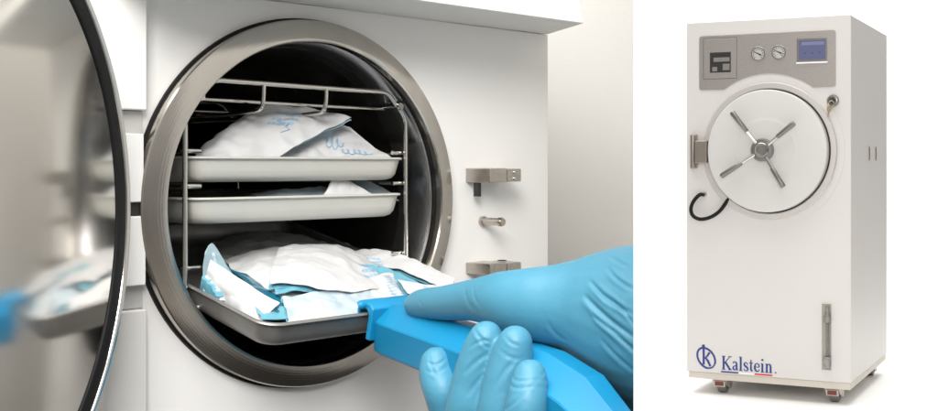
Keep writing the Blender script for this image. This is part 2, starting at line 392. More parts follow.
def loops(a0, b0, da, db, n, lean=.3):
    out = []
    for i in range(n*10+1):
        q = i/10*2*math.pi; out.append((a0+da*i/(n*10)+.22*da/n*1.6*math.cos(q)+lean*db*math.sin(q)*.2, b0-db*.5*math.sin(q)*(1-.25*math.sin(i*.31))))
    return out
# top tray
o, s, c = pouch('large white pouch bulging over the top tray, its pointed flap stretched right',
    [[(204,146,100),(262,106,72),(303,107,60),(351,119,30)], [(197,153,50),(231,129,42),(285,122,34),(322,132,24)], [(193,160,24),(216,160,20),(246,160,18),(274,159,16)]],
    'paper', 'filmpale', .0011, [(.56, .30, .74, .56, 3, 'p')])
scribble(o, s, c, [(.60,.46),(.66,.50),(.72,.42),(.70,.56),(.76,.60),(.72,.66)], .0005)
o, s, c = pouch('white pouch with blue scribble sloping down to the top tray right end',
    [[(292,134,62),(330,121,52),(350,127,44)], [(284,148,40),(325,140,36),(372,145,32)], [(278,160,24),(330,160,22),(394,159,20)]], 'paper', 'filmpale', .0009)
scribble(o, s, c, loops(.50, .58, .16, .30, 3), .0006); scribble(o, s, c, loops(.62, .80, .25, .12, 5), .0005)
pouch('pale blue film pouch tucked under the flap of the large top tray pouch',
    [[(288,140,50),(312,128,44),(334,124,40)], [(276,160,28),(302,160,30),(330,160,32)]], 'paperblue', None, .0007)
# middle tray
pouch('small white pouch corner sticking up from the middle tray',
    [[(326,190,22),(337,175,22),(352,181,24)], [(318,201,16),(345,201,16),(384,201,16)]], 'paper', 'filmpale', .0006)
pouch('pale blue pouch lying behind the upright corner in the middle tray',
    [[(344,186,50),(366,180,50),(390,192,40)], [(345,201,26),(372,201,24),(399,201,22)]], 'paperblue', None, .0006)
pouch('bluish pouch lying almost flat in the left half of the middle tray',
    [[(250,193,60),(288,188,46),(334,187,40)], [(262,201,20),(292,201,18),(330,201,18)]], 'paperblue', None, .0008)
# bottom tray
pouch('grey white pouch far back in the bottom tray under the middle tray',
    [[(212,243,150),(250,232,150),(310,234,140),(356,243,120)], [(214,262,70),(255,256,66),(310,254,60),(352,256,50)]], 'paper', None, .0012)
pouch('clear rounded film pouch standing up at the left side of the bottom tray',
    [[(205,252,16),(209,245,16),(214,244,15),(222,257,12),(233,277,6)], [(203,270,12),(210,268,12),(216,268,10),(226,272,6),(238,283,0)], [(203,294,4),(211,296,2),(220,296,-2),(232,298,-8),(246,300,-14)]], 'filmclear', None, .0006)
pouch('white pouch leaning on the bottom tray left wall with folded edge',
    [[(210,259,4),(228,271,-6),(252,287,-22),(280,303,-38)], [(206,276,5),(222,287,-7),(243,301,-25),(267,315,-42)], [(204,292,10),(218,304,-3),(237,318,-22),(257,330,-40)]], 'paper', 'film', .0007)
pouch('dark teal film pouch edge in the gap beside the left white pouch',
    [[(228,268,16),(236,271,14),(246,274,10)], [(255,288,-16),(264,290,-16),(276,294,-18)], [(280,318,-46),(288,318,-46),(296,318,-44)]], 'filmdark', None, .0006)
pouch('wide white pouch sloping between the clear film and the folded top pouch',
    [[(224,260,60),(262,249,52),(300,245,48)], [(236,274,18),(266,268,8),(300,267,6)], [(262,297,-18),(288,303,-30),(322,303,-32)]], 'paper', 'film', .0010)
o, s, c = pouch('largest white pouch on top of the bottom tray heap with wavy front edge',
    [[(279,248,34),(300,244,36),(330,244,38),(353,249,42)], [(273,266,4),(300,259,2),(345,261,4),(379,268,10)], [(270,283,-20),(300,284,-28),(346,292,-34),(403,287,-14)]],
    'paper', 'film', .0010, [(.80, .45, .93, .80, 3, 'p')], foff=-.004)
pouch('teal film pouch below the wavy edge of the largest white pouch',
    [[(272,284,-16),(300,279,-18),(335,286,-20)], [(276,293,-26),(305,290,-30),(345,294,-32)]], 'film', None, .0012)
pouch('pale blue white pouch spread behind the bottom tray front rim',
    [[(282,298,-28),(330,291,-30),(378,291,-24)], [(286,310,-44),(330,305,-46),(376,304,-44)], [(290,324,-56),(330,323,-58),(374,320,-60)]], 'paperblue', 'film', .0012)
pouch('small grey white paper corner poking up behind the bottom tray front rim',
    [[(304,308,-50),(318,300,-48),(326,308,-50)], [(284,325,-57),(310,325,-58),(338,322,-58)]], 'paper', None, .0006)
o, s, c = pouch('white pouch with blue printing next to the blue lifter jaw',
    [[(362,281,-12),(384,273,-8),(404,277,-6)], [(366,292,-28),(390,287,-24),(410,288,-20)], [(374,312,-50),(398,308,-46),(420,305,-42)]], 'paper', 'filmpale', .0007,
    [(.46, .10, .60, .80, 9, 'p'), (.64, .15, .76, .75, 8, 'p')])
o, s, c = pouch('long white pouch with teal border at the far right of the bottom tray',
    [[(350,251,50),(385,250,28),(420,262,0),(455,278,-28)], [(362,264,20),(396,268,2),(424,280,-20),(450,293,-42)]], 'paper', 'film', .0008, [(.04, .5, .22, .95, 3, 'p')], foff=-.003)
pouch('teal film pouch stripe under the long far right pouch',
    [[(362,263,12),(398,272,-8),(432,291,-34)], [(370,273,0),(398,283,-18),(424,301,-42)]], 'film', None, .0008)
o, s, c = pouch('pale pouch with blue print lying under the thumb tip',
    [[(398,279,-20),(420,284,-28),(446,286,-34)], [(408,293,-38),(424,299,-44),(452,303,-50)]], 'paper', 'film', .0006, [(.55, .1, .80, .5, 2, 'p')])
pouch('teal pouch filling the middle of the bottom tray below the papers',
    [[(240,285,0),(320,275,10),(410,285,10)], [(262,318,-48),(325,316,-50),(400,312,-50)]], 'film', None, .001)

# ------------------------------------------------------------------ tray lifter
K0 = W(388, 321, .752); K1 = W(596, 395, .570)
AX = K1-K0; LN = np.linalg.norm(AX); AX = AX/LN
NF = np.array([-.795, -.606, 0]); NF = NF-AX*(NF @ AX); NF /= np.linalg.norm(NF)
UP = np.cross(NF, AX); UP = UP if UP[2] > 0 else -UP
lf = empty('tray_lifter', Matrix.Translation(Vector(K0)))
tag(lf, 'bright blue plastic tray lifter clipped onto the front rim of the pulled out tray', 'tray lifter')
def sec(t, dz, sc, top=1.):
    c = K0+AX*t+UP*dz-K0
    pr_ = [(-.015*sc, .0110*top), (-.003*sc, .0115*top), (.0125*sc, .0010*top), (.0130*sc, .0000*top), (.0125*sc, -.0185), (.010*sc, -.0200), (-.012*sc, -.0200), (-.015*sc, -.0175)]
    return [tuple(c+NF*a_+UP*b_) for a_, b_ in pr_]
b = MB(); b.loft([sec(-.002, 0, .70, .9), sec(.004, 0, .82, .97), sec(.012, 0, .9), sec(.10, .0008, 1.), sec(LN-.048, .0005, 1.03), sec(LN-.014, -.0055, 1.05, 1.0), sec(LN+.014, -.0150, .92, .6)])
b.build('grip', M['lifter'], lf, smooth=14, bevel=.0022, seg=4)
# jaw: plate over the tray's front wall with a lip hooked over the rim, in the sterilizer's frame
J = MB(); invw = Matrix.Translation(-Vector(K0)) @ M_ST
yaw = R(1.5)
def jl(x, y, z): return tuple(invw @ (Matrix.Translation((.0015, -.0635, -.0868)) @ Matrix.Rotation(yaw, 4, 'Z') @ Matrix.Rotation(PIT, 4, 'X') @ Vector((x, y, z))))
x0, x1 = -.0130, .0290
prof = [(-.0070, .0005), (-.0030, .0003), (-.0030, .0178), (-.0005, .0206), (.0060, .0206), (.0060, .0150), (.0085, .0150), (.0088, .0215), (.0070, .0245), (-.0030, .0248), (-.0068, .0222)]
cx = (x0+x1)/2
def jloop(x, k): return [jl(x, y_*1.0, .012+(z_-.012)*k) for y_, z_ in prof]
J.loft([jloop(x0, .94), jloop(x0+.002, 1.), jloop(x1-.002, 1.), jloop(x1, .94)])
J.build('clamp_jaw', M['lifter'], lf, bevel=.0010, seg=2)
Nk = MB(); Nk.loft([[jl(x, y_, z_) for x, z_ in ((.004, .0), (.0275, .0), (.0275, .019), (.004, .019))] for y_ in (-.0068, -.030)])
Nk.build('neck', M['lifter'], lf, bevel=.001)
Lp = MB(); Lp.tube([jl(-.0165, .004, .0215), jl(-.0150, .003, .0225), jl(-.012, .003, .0225)], [.0024, .0030, .0030], 12); Lp.build('hook_tip', M['lifter'], lf)

# ------------------------------------------------------------------ gloved hand
def chain_mesh(chains, sub=12, n=28):
    m = MB()
    for ch in chains:
        P = [W(u, v, Y) for u, v, Y, r in ch]; rr = [np.array([r]) for *_, r in ch]; k = (len(ch)-1)*sub
        prev = None
        for i in range(k+1):
            p = cr(P, i/k); r = float(cr(rr, i/k)[0])/1000
            if prev is not None and np.linalg.norm(p-prev) < r*.10: continue
            prev = p
            loops = []
            for j in range(1, 14):
                th = math.pi*j/14; loops.append([(p[0]+r*math.sin(th)*math.cos(2*math.pi*q/n), p[1]+r*math.sin(th)*math.sin(2*math.pi*q/n), p[2]+r*math.cos(th)) for q in range(n)])
            m.loft(loops)
    return m
chains = [
    # thumb, thenar, wrist
    [(415.5,304.5,.729,7.4),(424,304,.721,9.6),(447,303,.697,10.8),(478,300,.671,12.8),(508,301,.652,17.2),(535,304,.644,20.6),(562,305.5,.641,23.3),(590,308,.638,28.2),(612,312,.635,34.0),(640,319,.630,41.0),(668,327,.622,45.0)],
    # back of the hand behind the grip
    [(520,318,.690,13),(545,335,.690,18),(575,350,.690,23),(605,360,.692,30),(640,365,.680,38)],
    [(520,385,.735,12),(560,385,.715,17),(600,385,.70,25),(640,375,.682,36)],
    [(545,425,.712,11),(585,415,.70,17),(625,405,.69,27),(650,390,.675,36)],
    # index
    [(436.5,363,.668,9.6),(437.5,375,.666,10.8),(445,396,.662,11.6),(455,428,.672,11.8),(458,456,.712,10.2),(490,440,.742,10.5),(515,405,.742,12),(540,375,.725,14)],
    # middle
    [(486,338,.622,9.4),(482,353,.624,11.2),(475,382,.626,12.8),(469,414,.628,13.2),(463,446,.648,11.6),(480,472,.674,10.6),(515,455,.705,11),(545,415,.715,13)],
    # ring
    [(515,343,.610,9.4),(512,357,.611,11.1),(506,386,.611,12.4),(500,420,.612,12.8),(496,450,.628,11.4),(508,478,.656,10),(540,470,.69,11),(570,425,.70,13)],
    # little
    [(530,376,.586,8.6),(529,388,.584,9.7),(526,410,.582,10.8),(521,440,.587,11.0),(524,470,.612,9.6),(545,488,.648,9.5),(575,465,.68,11),(600,425,.685,13)],
]
hm = chain_mesh(chains).build('tmp', None, None, smooth=0)
rmod = hm.modifiers.new('r', 'REMESH'); rmod.mode = 'VOXEL'; rmod.voxel_size = .0009; rmod.use_smooth_shade = True
sm = hm.modifiers.new('s', 'SMOOTH'); sm.factor = .5; sm.iterations = 26
dg = bpy.context.evaluated_depsgraph_get(); me = bpy.data.meshes.new_from_object(hm.evaluated_get(dg))
bpy.data.objects.remove(hm)
# trim the wrist inside the dividing board, then fold the glove
bm = bmesh.new(); bm.from_mesh(me)
DIVK = (633.6-PX)/FPX                            # the board stands along the line X = DIVK * Y
pl = Vector((1, -DIVK, 0)).normalized()
bmesh.ops.bisect_plane(bm, geom=bm.verts[:]+bm.edges[:]+bm.faces[:], plane_co=Vector((.0006, 0, 0)), plane_no=pl, clear_outer=True)
bnd = [e for e in bm.edges if e.is_boundary]; bmesh.ops.holes_fill(bm, edges=bnd)
bm.to_mesh(me); bm.free()
nv = len(me.vertices); co = np.empty(nv*3); me.vertices.foreach_get('co', co); co = co.reshape(-1, 3)
no = np.empty(nv*3); me.vertices.foreach_get('normal', no); no = no.reshape(-1, 3)
disp = np.zeros(nv)
def fold(p0, p1, w, d, bow=0., ridge=.6, reach=.028):
    """a crease pressed between two points on the glove, with a soft ridge beside it"""
    p0 = W(*p0); p1 = W(*p1); ax = p1-p0; ll = np.linalg.norm(ax); ax = ax/ll
    rel = co-p0; s = rel @ ax; t = np.clip(s/ll, 0, 1)
    side = np.cross(ax, np.array([0, -1., 0])); side /= np.linalg.norm(side)
    off = rel @ side - bow*ll*4*t*(1-t)
    depth = np.abs(rel[:, 1]-(p1-p0)[1]*t)
    taper = np.clip(np.sin(np.pi*np.clip((s/ll+.08)/1.16, 0, 1)), 0, 1)**.7*((s > -.08*ll) & (s < 1.08*ll))
    mask = taper*(depth < reach)*(no[:, 1] < .25)
    return d*mask*(-np.exp(-(off/w)**2)+ridge*np.exp(-((off-1.9*w)/(1.3*w))**2)+ridge*.5*np.exp(-((off+1.9*w)/(1.3*w))**2))
mm = .001
F = [((594,284,.61),(637,316,.592),1.05*mm,1.5*mm,.04), ((584,297,.60),(637,338,.590),1.4*mm,1.9*mm,.03), ((598,318,.60),(639,353,.590),1.1*mm,1.5*mm,-.03),
     ((610,270,.61),(639,292,.60),.9*mm,1.0*mm,.05), ((606,342,.60),(637,372,.59),1.0*mm,.7*mm,.03), ((615,258,.62),(638,270,.61),.9*mm,.6*mm,.02), ((612,300,.60),(638,327,.59),.7*mm,.8*mm,-.05),
     ((600,291,.605),(622,312,.595),.6*mm,.5*mm,.08), ((592,312,.60),(618,334,.59),.6*mm,.5*mm,.06), ((618,330,.595),(640,345,.588),.6*mm,.5*mm,.0),
     ((548,322,.62),(566,340,.62),1.2*mm,.4*mm,.1), ((470,290,.67),(482,318,.66),1.2*mm,.25*mm,.1), ((478,288,.665),(488,312,.66),.9*mm,.2*mm,.1), ((424,296,.715),(430,312,.71),.8*mm,.2*mm,.2),
     # fingertip creases
     None,
     ((476,328,.6215),(492,341,.6205),.8*mm,.45*mm,.1), ((480,334,.6215),(494,348,.6205),.8*mm,.45*mm,.1), ((472,346,.6215),(490,338,.6205),.9*mm,.4*mm,-.1), ((466,372,.6205),(488,352,.6205),1.2*mm,.55*mm,-.05), ((470,392,.6205),(486,372,.6205),1.2*mm,.45*mm,-.05),
     ((505,335,.605),(521,346,.6035),.8*mm,.35*mm,.1), ((497,385,.6035),(514,360,.6035),1.2*mm,.5*mm,-.05), ((500,350,.6035),(524,358,.6035),1.0*mm,.3*mm,.1),
     ((522,373,.588),(535,379,.575),.7*mm,.35*mm,.15), ((521,380,.588),(535,387,.575),.7*mm,.35*mm,.15), ((518,394,.588),(531,386,.575),.8*mm,.35*mm,.05),
     ((428,361,.663),(446,358,.663),.8*mm,.5*mm,.2), ((427,368,.663),(447,366,.663),.8*mm,.45*mm,.2), ((430,356,.663),(440,374,.663),.8*mm,.35*mm,.1), ((434,392,.663),(450,386,.663),1.0*mm,.4*mm,.1)]
for k, q in enumerate(F):
    if q: disp += fold(*q, reach=.028 if k < F.index(None) else .011)
rng = np.array([noise.noise(Vector(p)*45)*.55+noise.noise(Vector(p)*110)*.18 for p in co[:]])
disp += rng*.0004
co2 = co+no*disp[:, None]
me.vertices.foreach_set('co', co2.ravel()); me.update()
for p in me.polygons: p.use_smooth = True
M['glove'] = mat('nitrile_glove', (.062, .250, .365), .46, bump=.12, bscale=420, var=.05, vscale=25, spec=.45)
gb = M['glove'].node_tree.nodes['Principled BSDF']; gb.inputs['Subsurface Weight'].default_value = .08; gb.inputs['Subsurface Radius'].default_value = (.002, .004, .006)
gb.inputs['Sheen Weight'].default_value = .04; gb.inputs['Sheen Roughness'].default_value = .4
me.name = 'person'; me.materials.clear(); me.materials.append(M['glove'])
hand = bpy.data.objects.new('person', me); col.objects.link(hand)
tag(hand, 'right hand in a light blue rubber glove gripping the blue lifter, thumb on top', 'person')

# ------------------------------------------------------------------ setting, left bay
def struct(o): o['kind'] = 'structure'; return o
struct(MB().box(-2.2, .0425, 1.45, 1.50, 0, 2.4).build('wall', M['wall'], None))
b = MB(); zc = O[2]+ZB
b.loft([[(x, y, z) for x, y in ((-2.2, .30), (.0070, .30), (.0415, 1.448), (-2.2, 1.448))] for z in (zc-.04, zc-.0005)])
struct(b.build('counter', M['counter'], None, bevel=.002))
b = MB(); b.loft([[(DIVK*y+d_, y, z) for y, d_ in ((.50, 0), (1.52, 0), (1.52, .002), (.50, .002))] for z in (zc+.002, 1.62)])
dv = b.build('dividing_board', M['screenboard'], None, smooth=0)
tag(dv, 'thin upright white board between the gloved wrist and the tall cabinet', 'board')

# ------------------------------------------------------------------ floor sterilizer cabinet (right)
B = R(24.0); HB = 1.6; YR = HB*FPX/374.; XRc = (851-PX)/FPX*YR
Fd = np.array([math.cos(B), -math.sin(B), 0]); Sd = np.array([math.sin(B), math.cos(B), 0])
kL = (686.5-PX)/FPX
CW = (XRc-kL*YR)/(math.cos(B)+kL*math.sin(B)); CD = .86
ztop = CAMZ+(PY-14)/FPX*YR; zbot = ztop-HB
ORG = np.array([XRc, YR, 0])-Fd*CW
M_C = Matrix.Translation(Vector(ORG)) @ Matrix.Rotation(-B, 4, 'Z')
def cab(u, v):                                  # a point of the photo's cabinet front -> x, z on the modelled front
    uL = 685+(v-20)/359*3; uR = 849+(v-15)/372*3.5; s = (u-uL)/(uR-uL)
    t = (v-(20-5*s))/(359+13*s)
    k = (686.5+164.5*s-PX)/FPX
    x = (k*ORG[1]-ORG[0])/(Fd[0]-k*Fd[1])
    return x, ztop-t*HB
fc = empty('floor_sterilizer', M_C)
tag(fc, 'tall cream white sterilizer cabinet on castors with a round door and spoked handle', 'sterilizer')
b = MB(); b.box(0, CW, 0, .0195, zbot+.018, ztop); b.build('front_panel', M['cab'], fc, bevel=.004, seg=3)
b = MB(); b.box(.002, CW-.0005, .0205, CD, zbot+.018, ztop-.002); bodyo = b.build('cabinet_body', M['cab'], fc, bevel=.004, seg=3)
b = MB(); b.box(.008, CW-.004, .006, CD-.006, zbot-.012, zbot+.0175); b.build('base', M['base'], fc, bevel=.003)
for yy in (.40, .56):
    zz = CAMZ+.056
    MB().box(CW-.001, CW+.0022, yy-.014, yy+.014, zz-.035, zz+.030).build('side_slot', M['recess'], fc)
    MB().box(CW+.0023, CW+.0032, yy-.004, yy+.004, zz-.030, zz+.025).build('slot_gap', M['dark'], fc)
# control plate with the round bite at its lower edge
pc, pz = cab(767.5, 150)
x0, z1 = cab(698, 34); x1, _ = cab(834, 29); _, z0 = cab(700, 89)
rB = .338
def arc_plate(x0, x1, z0, z1, cx, cz, r, rc=.012):
    pts = rrect(x0, x1, z0, z1, rc)
    low = [p for p in pts]
    h = math.sqrt(max(r*r-(z0-cz)**2, 0)); a0 = math.atan2(z0-cz, h); arc = []
    for k in range(33):
        q = (math.pi-a0)+(2*a0-math.pi)*k/32; arc.append((cx+r*math.cos(q), cz+r*math.sin(q)))
    return pts[:21]+arc+pts[21:]               # corners: TR, TL, BL (7 points each), bite, BR
MB().prism(arc_plate(x0, x1, z0, z1, pc, pz, rB), -.0035, -.0002).build('control_plate', M['brushed'], fc, smooth=25, bevel=.0008)
cp = fc.children[-1] if False else [o for o in fc.children if o.name.startswith('control_plate')][0]
# printer
a0 = cab(702, 36.5); a1 = cab(736, 77.5)
b = MB(); t_ = .0022
for q in ((a0[0], a1[0], a1[1], a1[1]+t_), (a0[0], a1[0], a0[1]-t_, a0[1]), (a0[0], a0[0]+t_, a1[1]+t_+.0002, a0[1]-t_-.0002), (a1[0]-t_, a1[0], a1[1]+t_+.0002, a0[1]-t_-.0002)):
    b.box(q[0], q[1], -.0044, -.0036, q[2], q[3])
b.build('printer_seam', M['seam'], cp)
pr = MB().box(a0[0]+.004, a1[0]-.004, -.0058, -.0036, a1[1]+.004, a0[1]-.004).build('printer_door', M['brushed'], cp, bevel=.001)
w0 = cab(709, 51); w1 = cab(730, 71)
MB().box(w0[0], w1[0], -.0066, -.0059, w1[1], w0[1]).build('printer_window', M['dark'], pr, bevel=.0004)
b = MB(); ww = w1[0]-w0[0]; hh = w0[1]-w1[1]
b.box(w0[0]+.18*ww, w0[0]+.95*ww, -.0085, -.0067, w1[1]+.53*hh, w1[1]+.74*hh); b.box(w0[0]+.62*ww, w0[0]+.95*ww, -.0085, -.0067, w1[1]+.10*hh, w1[1]+.42*hh); b.box(w0[0]+.12*ww, w0[0]+.36*ww, -.0085, -.0067, w1[1]+.06*hh, w1[1]+.28*hh)
b.build('printer_mechanism', M['mech'], pr, bevel=.001)
# gauges
for (gu, gv) in ((757, 53), (777.5, 51.8)):
    gx, gz = cab(gu, gv)
    g = MB().lathe([(.0325, -.0036), (.0325, -.0080), (.0310, -.0092), (.0288, -.0090), (.0275, -.0060), (.0, -.0060)], c=(gx, 0, gz), n=40).build('pressure_gauge', M['hub'], cp)
    MB().lathe([(.0272, -.0062), (.0272, -.0066), (0, -.0066)], c=(gx, 0, gz), n=40).build('dial', M['dial'], g)
    k = MB()
    for i in range(11):
        q = R(225-27*i); c_, s_ = math.cos(q), math.sin(q)
        k.ribbon([(gx+.0185*c_, gz+.0185*s_), (gx+.0245*c_, gz+.0245*s_)], .0026, -.0074, -.0068)
    k.build('tick_marks', M['black'], g)
    MB().ribbon([(gx-.020, gz+.010), (gx+.004, gz-.001), (gx+.014, gz-.006)], [.0015, .004, .007], -.0084, -.0076).build('needle', M['black'], g)
# screen
s0 = cab(795.5, 38.5); s1 = cab(826, 61.5)
scr = MB().box(s0[0], s1[0], -.0075, -.0036, s1[1], s0[1]).build('screen_frame', M['hub'], cp, bevel=.001)
t_ = .010; MB().box(s0[0]+t_, s1[0]-.006, -.0085, -.0076, s1[1]+.010, s0[1]-t_).build('screen', M['screen'], scr)
wS = s1[0]-s0[0]; hS = s0[1]-s1[1]
b = MB(); b.box(s0[0]+.16*wS, s1[0]-.10*wS, -.0090, -.0086, s1[1]+.70*hS, s1[1]+.84*hS); b.build('screen_bar', M['screenbar'], scr)
for k in (.28, .52, .76): MB().box(s0[0]+(k-.02)*wS, s0[0]+(k+.02)*wS, -.0090, -.0086, s1[1]+.34*hS, s1[1]+.40*hS).build('screen_icon', M['screendot'], scr)
MB().box(s0[0]-.002, s1[0]+.002, -.0090, -.0036, s1[1]-.007, s1[1]-.0005).build('screen_ledge', M['white'], scr, bevel=.001)
# round door
dx, dz = cab(768.8, 151.0)
fl = MB().lathe([(.315, -.0002), (.315, -.004), (.308, -.010), (.300, -.0115)], c=(dx, 0, dz), n=128)
MB().lathe([(.333, -.0002), (.333, -.0022), (.30, -.0030), (.30, -.0002)], c=(dx, 0, dz), n=128, closed=True).build('door_surround', M['cab'], fc)
flo = MB().lathe([(.302, -.0032), (.302, -.0150), (.299, -.0190), (.278, -.0200), (.274, -.0150), (.272, -.0032)], c=(dx, 0, dz), n=128, closed=True).build('door_flange', M['flange'], fc)
MB().lathe([(.2715, -.0032), (.2715, -.0080), (0, -.0080)], c=(dx, 0, dz), n=96).build('door_gap', M['dark'], fc)
prof = [(.268, -.012), (.268, -.050), (.264, -.055), (.250, -.0575), (.20, -.0615), (.150, -.0640), (.138, -.0645), (.1365, -.0650), (.130, -.0651), (.0, -.0665)]
fd = MB().lathe(prof, c=(dx, 0, dz), n=128).build('door', M['cabdoor'], fc, smooth=18)
hx, hz = dx-.010, dz+.004
MB().lathe([(.050, -.0660), (.050, -.085), (.046, -.092), (.033, -.093), (.031, -.098), (.028, -.100), (.022, -.099), (.020, -.096), (0, -.096)], c=(hx, 0, hz), n=48).build('hub', M['hub'], fd)
for (bu, bv) in ((730, 113), (791, 124), (720, 176.5), (781, 187)):
    ex_, ez_ = cab(bu, bv); hub0 = cab(758.5, 150.5)
    vx, vz = ex_-hub0[0], ez_-hub0[1]; ln_ = math.hypot(vx, vz); ux, uz = vx/ln_, vz/ln_
    P = lambda d_, y=-.092: (hx+ux*d_, y, hz+uz*d_)
    hb = MB().tube([P(.038, -.088), P(.10, -.094), P(ln_*.55, -.098)], [.0085, .0075, .0075], 14).build('handle_bar', M['chrome'], fd)
    e_ = ln_
    MB().tube([P(e_*.48, -.0975), P(e_*.50, -.098), P(e_*.75, -.100), P(e_*.97, -.102), P(e_, -.102)], [.0075, .0098, .0110, .0122, .0105], 16).build('grip', M['grip'], hb)
# door hinge, hose, lock
h0 = cab(690.5, 134); h1 = cab(697.5, 168.5)
hg = MB().box(h0[0], h1[0], -.014, -.0003, h1[1], h0[1]).build('door_hinge', M['hinge'], fc, bevel=.003)
ha = cab(697, 140.5); hb_ = cab(707, 163)
MB().box(h1[0]+.0005, hb_[0]+.012, -.046, -.022, hb_[1], ha[1]).build('hinge_arm', M['hinge'], hg, bevel=.003)
MB().lathe([(.010, -.075), (.011, -.07), (.011, .07), (.010, .075)], c=((h0[0]+h1[0])/2, -.020, (h0[1]+h1[1])/2), axis='z', n=20).build('hinge_pin', M['hinge'], hg)
pts = [(705, 195.5), (701, 195), (697, 199), (694, 205), (693.5, 211), (696, 216.5), (702, 219.5), (709, 219), (716, 216), (722, 211), (726, 205), (729.5, 199)]
P3 = []
for i, (u, v) in enumerate(pts):
    x, z = cab(u, v); P3.append((x, -.004-.028*math.sin(math.pi*i/(len(pts)-1))-.010*(i/(len(pts)-1)), z))
P4 = [tuple(cr([np.array(p) for p in P3], i/60)) for i in range(61)]
ho = MB().tube(P4, .0085, 12).build('hose', M['rubber'], fc)
x, z = cab(704.5, 195); MB().lathe([(.012, -.0002), (.012, -.008), (.009, -.012)], c=(x, 0, z), n=20).build('hose_fitting', M['chrome'], ho)
x, z = cab(832, 101)
lk = MB().lathe([(.026, -.0002), (.026, -.006), (.022, -.012), (.016, -.013), (.014, -.011), (0, -.011)], c=(x, 0, z), n=32).build('lock', M['hub'], fc)
MB().lathe([(.012, -.0112), (.012, -.0135), (0, -.0135)], c=(x, 0, z), n=24).build('keyway', M['dark'], lk)
kk = MB(); kk.box(x-.004, x+.004, -.032, -.0137, z-.003, z+.003)
kk.tube([(x-.002+.012*math.cos(q), -.026, z-.014+.012*math.sin(q)) for q in [2*math.pi*i/20 for i in range(21)]], .0022, 8)
kk.ribbon([(x-.008, z-.026), (x-.012, z-.040), (x-.014, z-.046)], [.020, .020, .012], -.0285, -.0255)
kk.ribbon([(x-.013, z-.044), (x-.016, z-.072)], [.008, .006], -.0285, -.0255)
kk.build('key', mat('brass_key', (.50, .42, .30), .3, 1), lk)
# sight glass
q0 = cab(822.3, 303); q1 = cab(833.3, 370.5)
sgx = (q0[0]+q1[0])/2
sg = MB(); e_ = .003
for (a_, b_, c_, d_) in ((q0[0], q1[0], q0[1]-e_, q0[1]), (q0[0], q1[0], q1[1], q1[1]+e_), (q0[0], q0[0]+e_, q1[1]+e_+.0002, q0[1]-e_-.0002), (q1[0]-e_, q1[0], q1[1]+e_+.0002, q0[1]-e_-.0002)):
    sg.box(a_, b_, -.0040, -.0003, c_, d_)
sgo = sg.build('level_gauge', M['cab'], fc, bevel=.0008)
MB().box(q0[0]+e_+.0003, q1[0]-e_-.0003, -.0012, -.0003, q1[1]+e_+.0003, q0[1]-e_-.0003).build('recess', M['recess'], sgo)
zt, zm0, zb_ = q0[1]-.012, q0[1]-.066, q1[1]+.012
gx = sgx+.006
MB().lathe([(.007, zm0), (.007, zb_+.05)], c=(gx, -.012, 0), axis='z', n=20).build('glass_tube', M['glass'], sgo)
b = MB(); b.lathe([(.008, zt), (.008, zt-.03), (.012, zt-.032), (.012, zm0+.012), (.016, zm0+.011), (.016, zm0-.014), (.010, zm0-.016)], c=(gx, -.014, 0), axis='z', n=20); b.build('valve', M['hub'], sgo)
b = MB(); b.lathe([(.010, zb_+.052), (.016, zb_+.050), (.016, zb_+.030), (.012, zb_+.028), (.012, zb_+.002), (.009, zb_)], c=(gx, -.014, 0), axis='z', n=20); b.lathe([(.012, -.034), (.012, -.022), (.006, -.020)], c=(gx, 0, zb_+.030), axis='y', n=16); b.build('valve', M['hub'], sgo)
b = MB(); b.box(gx-.0022, gx+.0022, -.0050, -.0013, zb_+.05, zm0-.015); b.build('scale_line', M['grey'], sgo)

